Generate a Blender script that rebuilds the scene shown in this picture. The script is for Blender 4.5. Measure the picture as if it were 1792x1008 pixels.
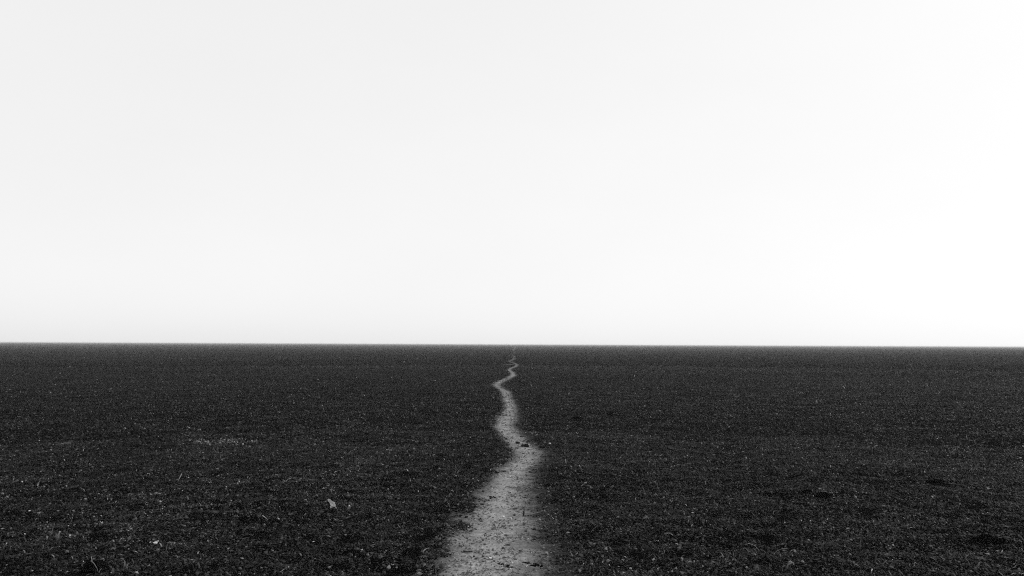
import bpy, bmesh, math, random
import numpy as np
from mathutils import Matrix, Vector

for o in list(bpy.data.objects):
    bpy.data.objects.remove(o)
S = bpy.context.scene
COL = S.collection
rng = np.random.default_rng(11)
random.seed(5)

# ------------------------------------------------------------------ camera
IW, IH = 1792.0, 1008.0
HFOV = math.radians(65.0)
FPX = IW / 2 / math.tan(HFOV / 2)
CAM_H = 1.6
PITCH = math.atan((602.2 - IH / 2) / FPX)
ROLL = math.atan(8.5 / IW)
fwd = Vector((0, math.cos(PITCH), math.sin(PITCH)))
up0 = Vector((0, -math.sin(PITCH), math.cos(PITCH)))
rt0 = Vector((1, 0, 0))
rt = rt0 * math.cos(ROLL) + up0 * math.sin(ROLL)
up = up0 * math.cos(ROLL) - rt0 * math.sin(ROLL)
cd = bpy.data.cameras.new("camera")
cd.sensor_width = 36.0
cd.lens = 18.0 / math.tan(HFOV / 2)
cd.clip_start = 0.05
cd.clip_end = 20000
cam = bpy.data.objects.new("camera", cd)
M = Matrix((rt, up, -fwd)).transposed().to_4x4()
M.translation = Vector((0, 0, CAM_H))
cam.matrix_world = M
COL.objects.link(cam)
S.camera = cam

# ------------------------------------------------------------------ sky, sun, exposure
SUN_EL = math.radians(30)
SUN_AZ = math.radians(62)            # to the right of the view direction
W = bpy.data.worlds.new("World")
S.world = W
W.use_nodes = True
nt = W.node_tree
nt.nodes.clear()
out = nt.nodes.new("ShaderNodeOutputWorld")
bg = nt.nodes.new("ShaderNodeBackground")
bg.inputs["Strength"].default_value = 0.10
sky = nt.nodes.new("ShaderNodeTexSky")
sky.sky_type = 'NISHITA'
sky.sun_disc = False
sky.sun_elevation = SUN_EL
sky.sun_rotation = SUN_AZ
sky.air_density = 1.0
sky.dust_density = 2.0
sky.ozone_density = 1.0
bw = nt.nodes.new("ShaderNodeRGBToBW")
pw = nt.nodes.new("ShaderNodeMath"); pw.operation = 'POWER'
SKY_POW, SKY_MUL = 0.11, 7.95
pw.inputs[1].default_value = SKY_POW
ml = nt.nodes.new("ShaderNodeMath"); ml.operation = 'MULTIPLY'
ml.inputs[1].default_value = SKY_MUL
nt.links.new(sky.outputs[0], bw.inputs[0])
nt.links.new(bw.outputs[0], pw.inputs[0])
nt.links.new(pw.outputs[0], ml.inputs[0])
# thin high cloud: barely uneven brightness
tc = nt.nodes.new("ShaderNodeTexCoord")
mp = nt.nodes.new("ShaderNodeMapping"); mp.inputs["Scale"].default_value = (1.6, 1.6, 4.0)
cn = nt.nodes.new("ShaderNodeTexNoise"); cn.inputs["Scale"].default_value = 1.7; cn.inputs["Detail"].default_value = 5
cm = nt.nodes.new("ShaderNodeMapRange")
cm.inputs["From Min"].default_value = .3; cm.inputs["From Max"].default_value = .7
cm.inputs["To Min"].default_value = .988; cm.inputs["To Max"].default_value = 1.012
m2 = nt.nodes.new("ShaderNodeMath"); m2.operation = 'MULTIPLY'
nt.links.new(tc.outputs["Generated"], mp.inputs[0]); nt.links.new(mp.outputs[0], cn.inputs["Vector"])
nt.links.new(cn.outputs["Fac"], cm.inputs[0]); nt.links.new(cm.outputs[0], m2.inputs[0]); nt.links.new(ml.outputs[0], m2.inputs[1])
nt.links.new(m2.outputs[0], bg.inputs["Color"])
nt.links.new(bg.outputs[0], out.inputs["Surface"])

sl = bpy.data.lights.new("sun", 'SUN')
sl.energy = 3.6
sl.angle = math.radians(1.2)
sl.color = (1, 1, 1)
sun = bpy.data.objects.new("sun", sl)
sd = Vector((math.sin(SUN_AZ) * math.cos(SUN_EL), math.cos(SUN_AZ) * math.cos(SUN_EL), math.sin(SUN_EL)))
sun.rotation_euler = (-sd).to_track_quat('-Z', 'Y').to_euler()
sun.location = (30, 20, 30)
COL.objects.link(sun)

S.view_settings.view_transform = 'Standard'
S.view_settings.look = 'None'
S.view_settings.exposure = 0.0
S.view_settings.gamma = 1.0
S.view_settings.use_curve_mapping = False
S.cycles.volume_bounces = 1
S.cycles.max_bounces = 6
S.cycles.use_adaptive_sampling = False
S.cycles.use_denoising = False
S.cycles.filter_width = 1.1

# ------------------------------------------------------------------ maths helpers
def ground_pt(x, y):
    """pixel of the 1792x1008 photograph -> point of the plain"""
    d = fwd * FPX + rt * (x - IW / 2) - up * (y - IH / 2)
    t = -CAM_H / d.z
    return d.x * t, d.y * t

PERM = np.random.default_rng(3).permutation(4096)
GRX = np.cos(np.random.default_rng(4).random(4096) * 2 * np.pi)
GRY = np.sin(np.random.default_rng(4).random(4096) * 2 * np.pi)
def noise(x, y):
    xi = np.floor(x).astype(np.int64); yi = np.floor(y).astype(np.int64)
    fx = x - xi; fy = y - yi
    u = fx * fx * fx * (fx * (fx * 6 - 15) + 10)
    v = fy * fy * fy * (fy * (fy * 6 - 15) + 10)
    def g(i, j):
        h = PERM[(PERM[(xi + i) & 4095] + yi + j) & 4095]
        return GRX[h] * (fx - i) + GRY[h] * (fy - j)
    a = g(0, 0); b = g(1, 0); c = g(0, 1); d = g(1, 1)
    return 1.5 * ((a + (b - a) * u) * (1 - v) + (c + (d - c) * u) * v)
def sstep(a, b, x):
    t = np.clip((x - a) / (b - a), 0, 1)
    return t * t * (3 - 2 * t)

# path edges traced as (row, left, right) in photograph pixels
PATH = [(603.9, 901, 902.5), (606, 900.5, 902.5), (608.4, 900.5, 903.2), (612.6, 896.5, 900), (616.4, 899, 904), (618.5, 899, 903.5),
 (621.2, 893.5, 899), (624, 899, 905), (625.8, 895.5, 902), (628.2, 897, 905.5), (630.3, 891, 899), (633, 885.5, 895),
 (635, 896, 905), (637, 900, 908), (639.3, 902, 913), (642, 895, 907), (644.9, 888, 900), (647.3, 884.5, 896), (650.4, 891, 901),
 (654.6, 893, 907), (657, 890, 909), (661, 882, 902), (665.8, 869, 888), (673, 858, 879.5), (679, 867, 884), (685.5, 876, 901),
 (695, 876, 902), (707.6, 882, 909), (717.5, 880, 913), (727, 872, 913), (737, 863, 913), (747, 862, 916), (757, 869, 922),
 (769, 878, 938), (781.5, 890, 956), (793, 893, 976), (806.5, 881, 966), (819.7, 865, 952), (838, 849, 950), (859.6, 832, 958),
 (878, 817, 966), (899.5, 801, 976), (926, 785, 986), (952.7, 774, 994), (979, 760, 1000), (1006, 747, 1006), (1100, 716, 1030),
 (1300, 660, 1035), (2200, 480, 1250)]
_l = np.array([ground_pt(a, r) for r, a, b in PATH]); _r = np.array([ground_pt(b, r) for r, a, b in PATH])
def _soft(P):
    # resample over 1/Y and round off the kinks of the hand-traced line
    q = np.geomspace(1 / 1600, 3, 4000); k = np.log(q)
    f = np.interp(q, 1 / P[:, 1], P[:, 0] / P[:, 1])
    w = np.exp(-.5 * (np.arange(-60, 61) / 14.0) ** 2); w /= w.sum()
    return q, np.convolve(np.pad(f, 60, mode='edge'), w, 'valid') / q
_il, _lx = _soft(_l); _ir, _rx = _soft(_r)
def path_lr(Y):
    q = 1 / np.maximum(Y, 0.35)
    return np.interp(q, _il, _lx), np.interp(q, _ir, _rx)
def path_u(X, Y):
    """-1 at the left edge, +1 at the right edge"""
    a, b = path_lr(Y)
    u = (X - (a + b) / 2) / np.maximum((b - a) / 2, 0.05)
    return np.where(Y < 0.3, 9.0, u)

OCT = [(70, .05, 0), (23, .035, 17), (7, .028, 31), (2.3, .022, 47), (0.8, .022, 61), (0.29, .026, 77), (0.11, .015, 93)]
def height(X, Y):
    d = np.hypot(X, Y)
    cell = np.where(d < 32, .005 * d, .02 * d)
    au = np.abs(path_u(X, Y))
    flat = sstep(.6, 1.35, au)
    z = np.zeros_like(X)
    for lam, amp, s in OCT:
        k = sstep(3.0, 6.0, lam / np.maximum(cell, 1e-4))
        n = noise(X / lam + s, Y / lam - s * 1.7) * amp
        z += n * k * (1 if lam > 5 else (.12 + .88 * flat))
    return z - .022 * (1 - flat) * sstep(400, 60, d)

# ------------------------------------------------------------------ object helpers
def mesh_np(name, V, F, mat, attrs=None, smooth=True, tri=None):
    """V (n,3); F quads (m,4); tri (k,3)"""
    me = bpy.data.meshes.new(name)
    parts = []
    sizes = []
    if F is not None and len(F):
        parts.append(np.asarray(F).ravel()); sizes.append(np.full(len(F), 4))
    if tri is not None and len(tri):
        parts.append(np.asarray(tri).ravel()); sizes.append(np.full(len(tri), 3))
    idx = np.concatenate(parts).astype(np.int32); sz = np.concatenate(sizes)
    st = np.concatenate(([0], np.cumsum(sz)[:-1])).astype(np.int32)
    me.vertices.add(len(V)); me.vertices.foreach_set("co", np.asarray(V, np.float32).ravel())
    me.loops.add(len(idx)); me.loops.foreach_set("vertex_index", idx)
    me.polygons.add(len(sz)); me.polygons.foreach_set("loop_start", st)
    me.update(calc_edges=True)
    me.polygons.foreach_set("use_smooth", np.full(len(sz), smooth))
    for k, v in (attrs or {}).items():
        a = me.attributes.new(k, 'FLOAT', 'POINT'); a.data.foreach_set("value", np.asarray(v, np.float32))
    me.materials.append(mat)
    me.validate()
    o = bpy.data.objects.new(name, me); COL.objects.link(o)
    return o
def mat_new(name, rough=.8, spec=.3):
    m = bpy.data.materials.new(name); m.use_nodes = True
    b = m.node_tree.nodes["Principled BSDF"]
    b.inputs["Roughness"].default_value = rough
    b.inputs["Specular IOR Level"].default_value = spec
    return m, m.node_tree, b
def N(t, kind, **kw):
    n = t.nodes.new(kind)
    for k, v in kw.items():
        setattr(n, k, v)
    return n
def noise_node(t, co, scale, detail=4, rough=.55):
    n = N(t, "ShaderNodeTexNoise"); n.inputs["Scale"].default_value = scale
    n.inputs["Detail"].default_value = detail; n.inputs["Roughness"].default_value = rough
    t.links.new(co, n.inputs["Vector"]); return n.outputs["Fac"]
def ramp(t, f, stops):
    r = N(t, "ShaderNodeValToRGB"); e = r.color_ramp.elements
    while len(e) < len(stops): e.new(.5)
    for el, (p, v) in zip(e, stops):
        el.position = p; el.color = (v, v, v, 1)
    t.links.new(f, r.inputs[0]); return r.outputs[0]
def mul(t, a, b):
    m = N(t, "ShaderNodeMath", operation='MULTIPLY'); t.links.new(a, m.inputs[0])
    if isinstance(b, float): m.inputs[1].default_value = b
    else: t.links.new(b, m.inputs[1])
    return m.outputs[0]

# ------------------------------------------------------------------ materials
# dark soil and dead turf between the blades
m_ground, t, b = mat_new("dark_soil", 1, 0)
co = N(t, "ShaderNodeNewGeometry").outputs["Position"]
base = ramp(t, noise_node(t, co, .030, 5, .6), [(.32, .0018), (.5, .0038), (.68, .0085)])
mid = ramp(t, noise_node(t, co, .55, 5, .65), [(.3, .55), (.7, 1.45)])
fine = ramp(t, noise_node(t, co, 28, 4, .7), [(.3, .5), (.5, .9), (.72, 1.9)])
c = mul(t, mul(t, base, mid), fine)
t.links.new(c, b.inputs["Base Color"])
bp = N(t, "ShaderNodeBump"); bp.inputs["Strength"].default_value = .8; bp.inputs["Distance"].default_value = .012
t.links.new(noise_node(t, co, 60, 5, .7), bp.inputs["Height"])
t.links.new(bp.outputs[0], b.inputs["Normal"])
# trodden sand of the path
m_path, t, b = mat_new("trodden_sand", 1, 0)
co = N(t, "ShaderNodeNewGeometry").outputs["Position"]
at = N(t, "ShaderNodeAttribute", attribute_name="wear").outputs["Fac"]
ed = ramp(t, at, [(0, .006), (.3, .045), (.7, .145), (1, .215)])
mid = ramp(t, noise_node(t, co, 4.5, 6, .7), [(.3, .62), (.7, 1.3)])
fine = ramp(t, noise_node(t, co, 34, 5, .75), [(.3, .15), (.44, .85), (.56, 1.05), (.72, 1.8)])
t.links.new(mul(t, mul(t, ed, mid), fine), b.inputs["Base Color"])
bp = N(t, "ShaderNodeBump"); bp.inputs["Strength"].default_value = .9; bp.inputs["Distance"].default_value = .014
t.links.new(noise_node(t, co, 40, 6, .7), bp.inputs["Height"])
t.links.new(bp.outputs[0], b.inputs["Normal"])
# dead grass: shade of each blade comes with the mesh
m_grass, t, b = mat_new("dead_grass", .7, .06)
at = N(t, "ShaderNodeAttribute", attribute_name="shade").outputs["Fac"]
t.links.new(at, b.inputs["Base Color"])
def plain(name, v, rough=.85, spec=.2, sc=60, lo=.6, hi=1.3):
    m, t, b = mat_new(name, rough, spec)
    co = N(t, "ShaderNodeTexCoord").outputs["Object"]
    n = noise_node(t, co, sc, 5, .65)
    t.links.new(ramp(t, n, [(.3, v * lo), (.7, v * hi)]), b.inputs["Base Color"])
    bp = N(t, "ShaderNodeBump"); bp.inputs["Strength"].default_value = .6; bp.inputs["Distance"].default_value = .004
    t.links.new(n, bp.inputs["Height"]); t.links.new(bp.outputs[0], b.inputs["Normal"])
    return m
m_leaf = plain("dry_leaf_skin", .62, .7, .2, 90, .8, 1.2)
t = m_leaf.node_tree                                 # thin: some sunlight comes through
tr = N(t, "ShaderNodeBsdfTranslucent"); tr.inputs["Color"].default_value = (.5, .5, .5, 1)
mx = N(t, "ShaderNodeMixShader"); mx.inputs[0].default_value = .35
t.links.new(t.nodes["Principled BSDF"].outputs[0], mx.inputs[1]); t.links.new(tr.outputs[0], mx.inputs[2])
t.links.new(mx.outputs[0], t.nodes["Material Output"].inputs["Surface"])
m_clod = plain("black_soil", .0035, .95, 0)
m_clod_path = plain("trodden_clod", .012, .95, 0)
m_stone = plain("pale_stone", .5, .6)
m_straw = plain("pale_straw", .20, .6)

# ------------------------------------------------------------------ the plain
def build_ground():
    th = np.concatenate((np.linspace(-math.pi, -.80, 40)[:-1], np.linspace(-.80, .80, 700), np.linspace(.80, math.pi, 40)[1:]))
    r = np.concatenate((np.geomspace(.02, 3, 60)[:-1], np.geomspace(3, 32, 560)[:-1], np.geomspace(32, 6000, 260)))
    R, T = np.meshgrid(r, th, indexing='ij')
    X = (R * np.sin(T)).ravel(); Y = (R * np.cos(T)).ravel()
    Z = height(X, Y)
    nr, nth = R.shape
    i, j = np.meshgrid(np.arange(nr - 1), np.arange(nth - 1), indexing='ij')
    a = (i * nth + j).ravel()
    F = np.stack((a, a + 1, a + 1 + nth, a + nth), 1)[:, ::-1]
    o = mesh_np("ground", np.stack((X, Y, Z), 1), F, m_ground)
    o["kind"] = "structure"
    return o
build_ground()

def path_wob(x, y):
    return .24 * noise(x / .5 + 5, y / .5) + .22 * noise(x / .16, y / .16 + 9) + .12 * noise(x / .05, y / .05)
def path_z(x, y, u, wob):
    d = np.hypot(x, y)
    edge = sstep(.8, 1.35, np.abs(u) + wob * sstep(60, 25, d))
    z = height(x, y) + (.008 + .00012 * d) * (1 - edge) - (.018 + .0001 * d) * edge
    near = sstep(34, 14, d)
    return z + (.010 * noise(x / .33, y / .33) + .007 * noise(x / .13, y / .13)) * near * (1 - edge) \
        + (.0055 * noise(x / .05 + 3, y / .05)) * sstep(20, 8, d)
def surf(x, y):
    """height of whatever lies on top: the plain or the path"""
    z = height(x, y)
    u = path_u(x, y)
    k = np.abs(u) < 1.5
    if k.any():
        z[k] = np.maximum(z[k], path_z(x[k], y[k], u[k], path_wob(x[k], y[k])))
    return z
def build_path():
    Y = np.concatenate((np.geomspace(2.2, 32, 1000)[:-1], np.geomspace(32, 1300, 500)))
    u = np.linspace(-1.5, 1.5, 91)
    a, b = path_lr(Y)
    c = (a + b) / 2; hw = (b - a) / 2
    X = c[:, None] + hw[:, None] * u[None, :]
    YY = np.repeat(Y[:, None], len(u), 1)
    x = X.ravel(); y = YY.ravel(); uu = np.tile(u, len(Y))
    d = np.hypot(x, y)
    wob = path_wob(x, y)
    z = path_z(x, y, uu, wob)
    # worn palest along the left of the middle, darker soil to the right, overgrown in stretches far off
    au = np.where(uu > -.25, np.abs(uu + .28) * .72, np.abs(uu + .25) * 1.05)
    wear = 1 - sstep(.04, 1.04, au + .5 * wob + .15 * noise(x / 1.7, y / 1.7 + 2))
    wear *= 1 - sstep(50, 130, d) * (1 - sstep(160, 260, d)) * sstep(-.35, .25, noise(x / 6, y / 16)) * .8
    wear *= 1 - .52 * sstep(18, 75, d)
    n = len(u)
    i, j = np.meshgrid(np.arange(len(Y) - 1), np.arange(n - 1), indexing='ij')
    q = (i * n + j).ravel()
    F = np.stack((q, q + 1, q + 1 + n, q + n), 1)
    o = mesh_np("path", np.stack((x, y, z), 1), F, m_path, {"wear": wear})
    o["kind"] = "structure"
build_path()

# pale scraped patches beside the path: (row, column, half width m, half depth m)
BARE = []
def bare_patch(px, py, hw, hd, wear_top):
    cx, cy = ground_pt(px, py)
    BARE.append((cx, cy, hw, hd))
    n = 40
    g = np.linspace(-1.25, 1.25, n)
    A, B = np.meshgrid(g, g, indexing='ij')
    x = cx + A.ravel() * hw; y = cy + B.ravel() * hd
    rr = np.hypot(A.ravel(), B.ravel()) + .35 * noise(x / .4, y / .4) + .2 * noise(x / .12, y / .12)
    e = sstep(.5, 1.0, rr)
    z = height(x, y) + .010 * (1 - e) - .03 * e
    i, j = np.meshgrid(np.arange(n - 1), np.arange(n - 1), indexing='ij')
    q = (i * n + j).ravel()
    o = mesh_np("bare_soil", np.stack((x, y, z), 1), np.stack((q, q + n, q + n + 1, q + 1), 1), m_path, {"wear": wear_top * (1 - e)})
    o["kind"] = "structure"
bare_patch(890, 638, .6, 1.6, .4)

# ------------------------------------------------------------------ dead grass
def blades(name, x, y, length, width, nseg, shade, e_lo=5, e_hi=75, curl=1.6):
    n = len(x)
    az = rng.random(n) * 2 * np.pi
    el = np.radians(e_lo + (e_hi - e_lo) * rng.random(n) ** 1.3)
    cv = (rng.random(n) * 1.2 + .2) * curl              # how far the blade bends over
    side = rng.normal(0, .7, n)                         # sideways curl
    dx = -np.sin(az); dy = np.cos(az)
    z0 = surf(x, y) - .003
    P = np.stack((x, y, z0), 1)
    V = []
    seg = length / nseg
    for k in range(nseg + 1):
        w = width * (1.0 if k == 0 else (0 if k == nseg else (1 - .35 * k / nseg))) * .5
        if k < nseg:
            tw = .35 * np.sin(el)
            V.append(P + np.stack((dx * w, dy * w, w * tw), 1)); V.append(P - np.stack((dx * w, dy * w, w * tw), 1))
        else:
            V.append(P.copy())
        D = np.stack((np.cos(el) * np.cos(az), np.cos(el) * np.sin(az), np.sin(el)), 1)
        P = P + D * seg[:, None]
        P[:, 2] = np.maximum(P[:, 2], z0 + .002)
        el = el - cv / nseg * 1.2; az = az + side / nseg
        dx = -np.sin(az); dy = np.cos(az)
    m = 2 * nseg + 1
    VV = np.stack(V, 1).reshape(-1, 3)
    b0 = np.arange(n) * m
    Q = np.concatenate([np.stack((b0 + 2 * k, b0 + 2 * k + 1, b0 + 2 * k + 3, b0 + 2 * k + 2), 1) for k in range(nseg - 1)]) if nseg > 1 else None
    T = np.stack((b0 + 2 * nseg - 2, b0 + 2 * nseg - 1, b0 + 2 * nseg), 1)
    return VV, Q, T, np.repeat(shade, m)

def scatter(n, d0, d1, p, half=.75):
    """n points, density falling with distance as d**-p"""
    t = rng.random(n); k = 2 - p
    d = (d0 ** k + t * (d1 ** k - d0 ** k)) ** (1 / k)
    a = (rng.random(n) * 2 - 1) * half
    return d * np.sin(a), d * np.cos(a)
# bare round the bigger clods: column, row, half width, depth behind, depth in front
CLEAR = [(163, 995, .115, .09, .22), (578, 891, .06, .05, .16), (1442, 870, .10, .08, .16), (1638, 845, .16, .08, .25), (1726, 945, .13, .06, .16)]
SHADE = .0165
def off_path(x, y):
    u = path_u(x, y)
    wob = path_wob(x, y) * 1.4
    keep = np.where(u < 0, sstep(.76, 1.06, -u + wob), sstep(.5, 1.3, u + 1.2 * wob))
    far = sstep(50, 140, np.hypot(x, y))
    keep = np.maximum(keep, .3 * far)
    for cx, cy, hw, hd in BARE:
        keep = keep * (1 - .55 * (np.hypot((x - cx) / hw, (y - cy) / hd) < .85))
    for px, py, hw, back, front in CLEAR:
        cx, cy = ground_pt(px, py)
        dy_ = y - cy
        keep = keep * (np.hypot((x - cx) / hw, np.where(dy_ > 0, dy_ / back, dy_ / front)) > 1)
    return rng.random(len(x)) < keep
def shades(x, y, n, sig, pale_p):
    big = noise(x / 9, y / 9 + 3) * .3 + noise(x / 1.3, y / 1.3) * .4 + noise(x / 90, y / 26 + 5) * .9 + noise(x / .3, y / .3) * .35
    cx, cy = ground_pt(385, 773.5)                     # ribbon of bleached turf on the left
    rr = np.hypot((x - cx) / .70, (y - cy) / .30) + .5 * noise(x / .3, y / .15)
    big = big + 1.5 * (1 - sstep(.5, 1.1, rr))
    s = SHADE * np.exp(rng.normal(0, sig, n) + big)
    s = s * np.where(rng.random(n) < .10, 2.6, .9)      # some bleached pieces in every handful
    pale = rng.random(n) < pale_p
    return np.clip(np.where(pale, .07 + .4 * rng.random(n) ** 2.5, s), .002, .5)

Vs, Qs, Ts, Ss = [], [], [], []
off = 0
def add(t):
    global off
    V, Q, T, s = t
    Vs.append(V); Ts.append(T + off); Ss.append(s)
    if Q is not None: Qs.append(Q + off)
    off += len(V)
ICO_V = np.array([(1, 0, 0), (-1, 0, 0), (0, 1, 0), (0, -1, 0), (0, 0, 1), (0, 0, -1)], float)
ICO_F = np.array([(0, 2, 4), (2, 1, 4), (1, 3, 4), (3, 0, 4), (2, 0, 5), (1, 2, 5), (3, 1, 5), (0, 3, 5)])
def granules(x, y, rad, shade):
    n = len(x)
    V = np.repeat(ICO_V[None], n, 0) * np.exp(rng.normal(0, .35, (n, 6, 1)))
    q = rng.normal(0, 1, (n, 4)); q /= np.linalg.norm(q, axis=1)[:, None]
    w, a, b, c = q.T
    R = np.stack((1 - 2 * (b * b + c * c), 2 * (a * b - w * c), 2 * (a * c + w * b), 2 * (a * b + w * c), 1 - 2 * (a * a + c * c), 2 * (b * c - w * a),
                  2 * (a * c - w * b), 2 * (b * c + w * a), 1 - 2 * (a * a + b * b)), 1).reshape(n, 3, 3)
    V = np.einsum('nij,nkj->nki', R, V) * rad[:, None, None]
    V[:, :, 2] *= .75
    V += np.stack((x, y, surf(x, y) + rad * .35), 1)[:, None, :]
    T = (np.arange(n)[:, None, None] * 6 + ICO_F[None]).reshape(-1, 3)
    return V.reshape(-1, 3), None, T, np.repeat(shade, 6)
def gap_mask(x, y):
    g = noise(x / .13, y / .2) * .55 + noise(x / .4, y / .55) * .4 + noise(x / 1.3 + 4, y / 1.8) * .3
    return rng.random(len(x)) < sstep(-.6, .05, g) * .95 + .05
def crumbs(n, d0, d1, p, rad, grow, sig, pale):
    x, y = scatter(n, d0, d1, p)
    k = off_path(x, y) & gap_mask(x, y)
    x = x[k]; y = y[k]; m = len(x)
    sc = np.maximum(np.hypot(x, y) / 9, 1) ** grow
    add(granules(x, y, rad * np.exp(np.clip(rng.normal(0, .4, m), -1, .6)) * sc, shades(x, y, m, sig, pale)))
def layer(n, d0, d1, p, L, Wd, nseg, e=(5, 75), curl=1.6, grow=0.0, sig=.8, pale=.004):
    x, y = scatter(n, d0, d1, p)
    k = off_path(x, y)
    k &= gap_mask(x, y)
    x = x[k]; y = y[k]; m = len(x)
    d = np.hypot(x, y)
    sc = np.maximum(d / 9, 1) ** grow
    tall = 1 + .5 * noise(x / .6 + 8, y / .6)
    ln = L * np.exp(rng.normal(0, .4, m)) * sc * tall
    wd = Wd * np.exp(rng.normal(0, .35, m)) * sc
    add(blades("g", x, y, ln, wd, nseg, shades(x, y, m, sig, pale), e[0], e[1], curl))
layer(260000, 3.6, 13, .3, .036, .0085, 3, (0, 75), 2.4, 0, .9, .007)   # short curled blades
layer(60000, 3.6, 24, .8, .032, .0055, 3, (5, 60), 2.6, .2, .5, .30)   # bleached wisps
layer(120000, 3.6, 14, .4, .017, .0100, 2, (0, 60), .8, 0, 1.0, .006)    # flakes
layer(260000, 11, 45, 1.2, .036, .0095, 2, (5, 75), 1.8, .35, .8, .005)
layer(120000, 11, 60, 1.2, .020, .0130, 2, (0, 60), .8, .4, .8, .003)
layer(130000, 40, 300, 1.5, .045, .0150, 2, (10, 75), 1.2, .5, .45, .0003)
crumbs(190000, 3.6, 15, .4, .0088, 0, .95, .0)                          # crumbs of turf and soil
crumbs(160000, 13, 60, 1.2, .0095, .45, .7, .0)
g = mesh_np("dead_grass", np.concatenate(Vs), np.concatenate(Qs), m_grass, {"shade": np.concatenate(Ss)}, False, np.concatenate(Ts))
g["kind"] = "stuff"

# litter trodden into the path
Vs, Qs, Ts, Ss = [], [], [], []; off = 0
n = 160000
x, y = scatter(n, 3.6, 60, 1.3, .28)
u = np.abs(path_u(x, y)); k = (u < 1.1) & (rng.random(n) < .05 + .6 * sstep(.0, .8, path_u(x, y)) + .8 * noise(x / .3, y / .3) + .4 * noise(x / .09, y / .09))
x = x[k]; y = y[k]; m = len(x)
sh = .036 * np.exp(rng.normal(0, .7, m)); sh = np.where(rng.random(m) < .12, .15 + .3 * rng.random(m), sh)
add(blades("l", x, y, .016 * np.exp(rng.normal(0, .4, m)), .006 * np.exp(rng.normal(0, .4, m)), 2, sh, 0, 35, .7))
n = 260000
x, y = scatter(n, 3.6, 40, 1.0, .28)
u = path_u(x, y); k = (np.abs(u) < 1.2) & (rng.random(n) < .55 + .8 * noise(x / .2, y / .25))
x = x[k]; y = y[k]; u = u[k]; m = len(x)
sh = .135 * np.exp(rng.normal(0, .5, m)) * (1 - .75 * sstep(0, 1.0, u)) * (1 - .5 * sstep(.5, 1.0, -u))
add(granules(x, y, .0058 * np.exp(rng.normal(0, .45, m)) * np.maximum(y / 9, 1) ** .4, np.clip(sh, .004, .5)))
lit = mesh_np("path_litter", np.concatenate(Vs), np.concatenate(Qs), m_grass, {"shade": np.concatenate(Ss)}, False, np.concatenate(Ts))
lit["kind"] = "stuff"

# ------------------------------------------------------------------ things lying on the plain
def put(name, bm, mat, parent=None, smooth=True):
    me = bpy.data.meshes.new(name); bm.to_mesh(me); bm.free()
    for p in me.polygons: p.use_smooth = smooth
    me.materials.append(mat)
    o = bpy.data.objects.new(name, me); COL.objects.link(o)
    if parent: o.parent = parent
    return o
def tag(o, label, cat, group=None):
    o["label"] = label; o["category"] = cat
    if group: o["group"] = group
def empty(name, px, py, sink=0.0, rz=0.0):
    x, y = ground_pt(px, py)
    # the point of the relief that the camera sees at this pixel
    for _ in range(6):
        z = float(surf(np.array([x]), np.array([y]))[0]); k = (CAM_H - z) / CAM_H
        gx, gy = ground_pt(px, py); x, y = gx * k, gy * k
    o = bpy.data.objects.new(name, None); o.empty_display_size = .05
    o.location = (x, y, z - sink); o.rotation_euler.z = rz
    COL.objects.link(o)
    return o
def lump(sx, sy, sz, seed, rough=.35, sub=4, k=3.0):
    bm = bmesh.new()
    bmesh.ops.create_icosphere(bm, subdivisions=sub, radius=1)
    V = np.array([v.co[:] for v in bm.verts])
    f = 1 + rough * noise(V[:, 0] * k * .5 + seed, V[:, 1] * k * .5 + V[:, 2] * 1.3) + rough * .5 * noise(V[:, 0] * k + V[:, 2] * k + seed, V[:, 1] * k - V[:, 2])
    f += .12 * noise(V[:, 0] * 7 + seed, V[:, 1] * 7 + V[:, 2] * 5)
    for v, q, a in zip(bm.verts, V, f):
        v.co = (q[0] * a * sx, q[1] * a * sy, max(q[2] * a * sz, -.45 * sz))
    return bm
def strand(bm, pts, w):
    """thin tapering three-sided stem through the points"""
    rings = []
    for i, p in enumerate(pts):
        p = Vector(p); q = Vector(pts[min(i + 1, len(pts) - 1)]) - Vector(pts[max(i - 1, 0)])
        q.normalize(); s1 = q.cross(Vector((.3, .9, .2))).normalized(); s2 = q.cross(s1)
        ww = w * (1 - .75 * i / (len(pts) - 1))
        rings.append([bm.verts.new(p + (s1 * math.cos(a) + s2 * math.sin(a)) * ww) for a in (0, 2.09, 4.19)])
    for A, B in zip(rings, rings[1:]):
        for k in range(3):
            bm.faces.new((A[k], A[(k + 1) % 3], B[(k + 1) % 3], B[k]))
    bm.faces.new(rings[0][::-1]); bm.faces.new(rings[-1])
def stem(parent, pts, w, mat=None):
    bm = bmesh.new(); strand(bm, pts, w)
    return put("stem", bm, mat or m_straw, parent)

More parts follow.
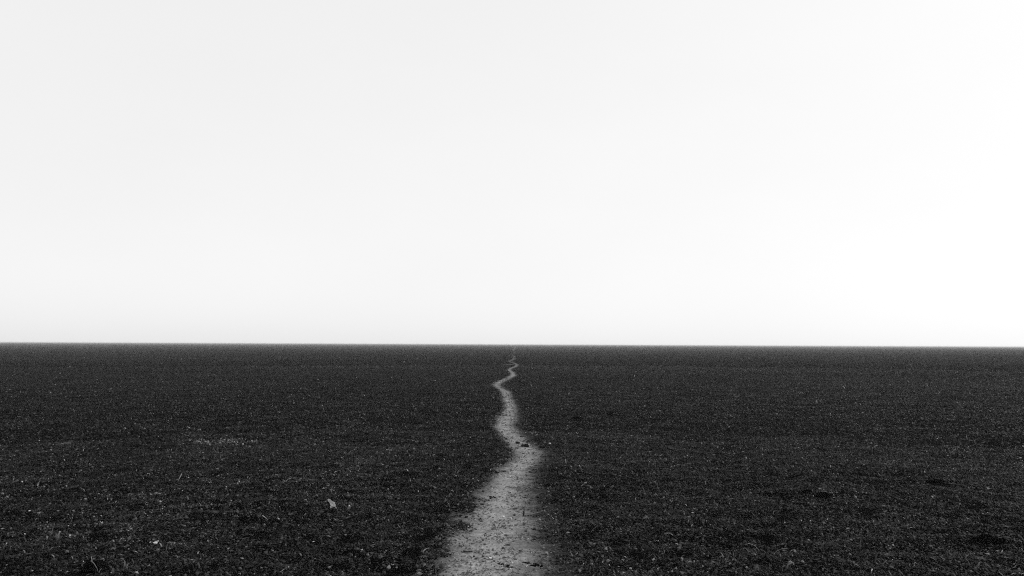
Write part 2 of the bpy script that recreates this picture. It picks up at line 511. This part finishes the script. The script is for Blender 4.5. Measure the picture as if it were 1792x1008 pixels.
# the pale curled leaf standing on its stalk in the dark turf
lf = empty("dry_leaf", 581, 889, .0, 0)
tag(lf, "pale curled dry leaf standing up alone in the dark turf left of the path", "leaf")
A = Vector((-.043, .0, .082)); Bp = Vector((.034, -.012, .012))      # tip (upper left) and stalk end (lower right)
ax = (Bp - A); Lf = ax.length; ax.normalize()
wd = Vector((0, -.75, .66)).cross(ax).normalized(); nn = ax.cross(wd)
bm = bmesh.new(); nu, nv = 16, 9
prof = [.16, .34, .42, .45, .46, .48, .54, .64, .74, .80, .78, .70, .58, .46, .32, .14]
grid = []
for i in range(nu):
    row = []
    for j in range(nv):
        v = (j - (nv - 1) / 2) / ((nv - 1) / 2)
        w = prof[i] * .026 * (1.15 if v > 0 else .85) * (1 + .12 * math.sin(i * 1.9 + (3 if v > 0 else 0)))
        p = A + ax * (Lf * i / (nu - 1)) + wd * (v * w) + nn * (.016 * abs(v) ** 1.6 - .010 * math.sin(i / (nu - 1) * 3.1) + .003 * math.sin(i * 1.1 + v * 3))
        row.append(bm.verts.new(p))
    grid.append(row)
for i in range(nu - 1):
    for j in range(nv - 1):
        bm.faces.new((grid[i][j], grid[i + 1][j], grid[i + 1][j + 1], grid[i][j + 1]))
bl = put("leaf_blade", bm, m_leaf, lf)
so = bl.modifiers.new("thickness", 'SOLIDIFY'); so.thickness = .0012
bm = bmesh.new()
strand(bm, [A + ax * .004 - nn * .000, A + ax * Lf * .5 - nn * .012, Bp], .0016); put("midrib", bm, m_leaf, bl)
bm = bmesh.new()
strand(bm, [Bp, Bp + Vector((.008, -.004, -.004)), Bp + Vector((.014, -.006, -.010)), Bp + Vector((.022, -.006, -.022))], .0055); put("stalk", bm, m_leaf, lf)
# ragged lower lobe that touches the ground, and the small lobe torn up at the right
for nm, c0, c1, w0 in (("lower_lobe", Vector((.008, -.006, .034)), Vector((-.014, -.020, -.002)), .020), ("torn_lobe", Vector((-.004, .004, .048)), Vector((.016, .010, .050)), .012)):
    bm = bmesh.new(); d_ = (c1 - c0); s_ = d_.cross(Vector((0, 1, .2))).normalized(); g_ = []
    for i in range(7):
        a = i / 6; w = w0 * (1 - a * .75) * (1 + .25 * math.sin(i * 2.3))
        c = c0 + d_ * a + Vector((0, -.006 * math.sin(a * 3.1), 0))
        g_.append([bm.verts.new(c + s_ * w * q + Vector((0, .004 * abs(q), 0))) for q in (-1, -.4, .4, 1)])
    for P0, P1 in zip(g_, g_[1:]):
        for k in range(3): bm.faces.new((P0[k], P1[k], P1[k + 1], P0[k + 1]))
    q = put(nm, bm, m_leaf, lf); so = q.modifiers.new("thickness", 'SOLIDIFY'); so.thickness = .0012

# black clods of soil: (px, py, half sizes in metres, seed, label)
CLODS = [
 (165, 997, (.056, .05, .038), 1, "big black clod with pale dead stems arching over its right side, bottom left corner"),
 (919, 782, (.044, .06, .022), 2, "dark rounded clod lying on the pale path at its bend"),
 (906, 776, (.030, .05, .012), 3, "small dark clod on the path just left of the rounded one"),
 (951, 783, (.040, .05, .010), 4, "flat dark clod at the right edge of the path by the white pebble"),
 (1444, 870, (.060, .06, .026), 5, "dark clod with pale dead stems in the turf well right of the path"),
 (1414, 862, (.036, .05, .020), 6, "small dark clod just left of the clod with pale stems on the right"),
 (1638, 845, (.070, .06, .024), 7, "wide low black clod in the turf near the right border, behind the others"),
 (1590, 842, (.040, .05, .016), 8, "small low black clod left of the wide one near the right border"),
 (1726, 945, (.062, .05, .024), 9, "long black clod in the near turf at the lower right corner"),
 (1074, 727, (.120, .12, .040), 10, "low dark clod with light bits on top, far off to the right of the path"),
 (1010, 733, (.100, .10, .030), 11, "low dark clod far off between the path and the clod with light bits"),
 (722, 968, (.050, .05, .022), 12, "black clod in the near turf close to the left edge of the path"),
]
for i, (px, py, (sx, sy, sz), seed, lab) in enumerate(CLODS):
    o = empty("soil_clod", px, py, 0, (seed * 1.3) % .6 - .3)
    tag(o, lab, "clod", "dark clods of soil on the plain")
    put("clod_body", lump(sx * 1.3, sy * 1.3, sz * 1.7, seed * 3.7, .5), m_clod if seed not in (2, 3) else m_clod_path, o)
    if seed == 1:
        stem(o, [(-.005, -.03, .070), (.035, -.05, .060), (.068, -.06, .032), (.084, -.06, -.004)], .005)
        stem(o, [(.084, -.06, -.004), (.090, -.06, .014), (.100, -.055, .030)], .004)
        stem(o, [(-.15, -.07, -.004), (-.11, -.075, .010), (-.07, -.08, .016)], .004)
        stem(o, [(.01, -.04, .066), (-.002, -.03, .090), (-.014, -.02, .098)], .0035)
    if seed == 5:
        stem(o, [(.02, -.05, .052), (.045, -.05, .060), (.062, -.05, .048)], .006)
        stem(o, [(.025, -.05, .002), (.05, -.055, .004), (.085, -.05, .003)], .005)
        stem(o, [(.07, -.04, .030), (.078, -.04, .022), (.08, -.04, .006)], .005)
        stem(o, [(-.06, -.03, .066), (-.02, -.03, .066), (.01, -.03, .055)], .003)
    if seed == 10:
        for a, b2 in ((.02, .02), (-.05, .01), (.06, -.01)):
            stem(o, [(a, -.10, .02 + b2), (a + .02, -.10, .045 + b2), (a + .045, -.09, .04 + b2)], .009)
# white pebble beside the path
pb = put("pebble", lump(.017, .016, .016, 40, .2, 3), m_stone)
e = empty("spot", 962, 777.5); pb.location = e.location + Vector((0, 0, .010)); bpy.data.objects.remove(e)
tag(pb, "white pebble in the dark turf just right of the path bend", "pebble")
# single pale straws that catch the eye
for px, py, dx, dz, w, lab in ((505, 845, .030, .022, .0045, "short pale straw slanting up to the right in the turf, beyond the dry leaf"),
                               (464, 912, .026, -.020, .0050, "pale bent straw in the near turf, lower left of the dry leaf"),
                               (115, 779, .085, .012, .0060, "long pale straw lying flat at the far left"),
                               (1016, 823, .022, -.026, .0045, "pale straw standing in the turf right of the path")):
    e = empty("spot", px, py); l0 = e.location.copy(); bpy.data.objects.remove(e)
    bm = bmesh.new(); strand(bm, [(-dx, 0, .012 + max(-dz, 0) * 2), (-dx * .2, -.006, .022 + abs(dz) * .9), (dx, 0, .010 + max(dz, 0) * 2)], w)
    o = put("straw", bm, m_leaf); o.location = l0
    tag(o, lab, "straw", "single pale straws in the turf")

# ------------------------------------------------------------------ haze over the plain
m = bpy.data.materials.new("thin_haze"); m.use_nodes = True
t = m.node_tree; t.nodes.clear()
o_ = t.nodes.new("ShaderNodeOutputMaterial"); pv = t.nodes.new("ShaderNodeVolumePrincipled")
pv.inputs["Color"].default_value = (.95, .95, .95, 1)
pv.inputs["Density"].default_value = .00054
t.links.new(pv.outputs[0], o_.inputs["Volume"])
HX, ZB, ZT = 6500.0, -1.3, 1.8
V = np.array([(sx * HX, sy * HX, z) for z in (ZB, ZT) for sx, sy in ((-1, -1), (1, -1), (1, 1), (-1, 1))])
F = np.array([(3, 2, 1, 0), (4, 5, 6, 7), (0, 1, 5, 4), (1, 2, 6, 5), (2, 3, 7, 6), (3, 0, 4, 7)])
hz = mesh_np("haze", V, F, m, smooth=False)
hz["kind"] = "stuff"
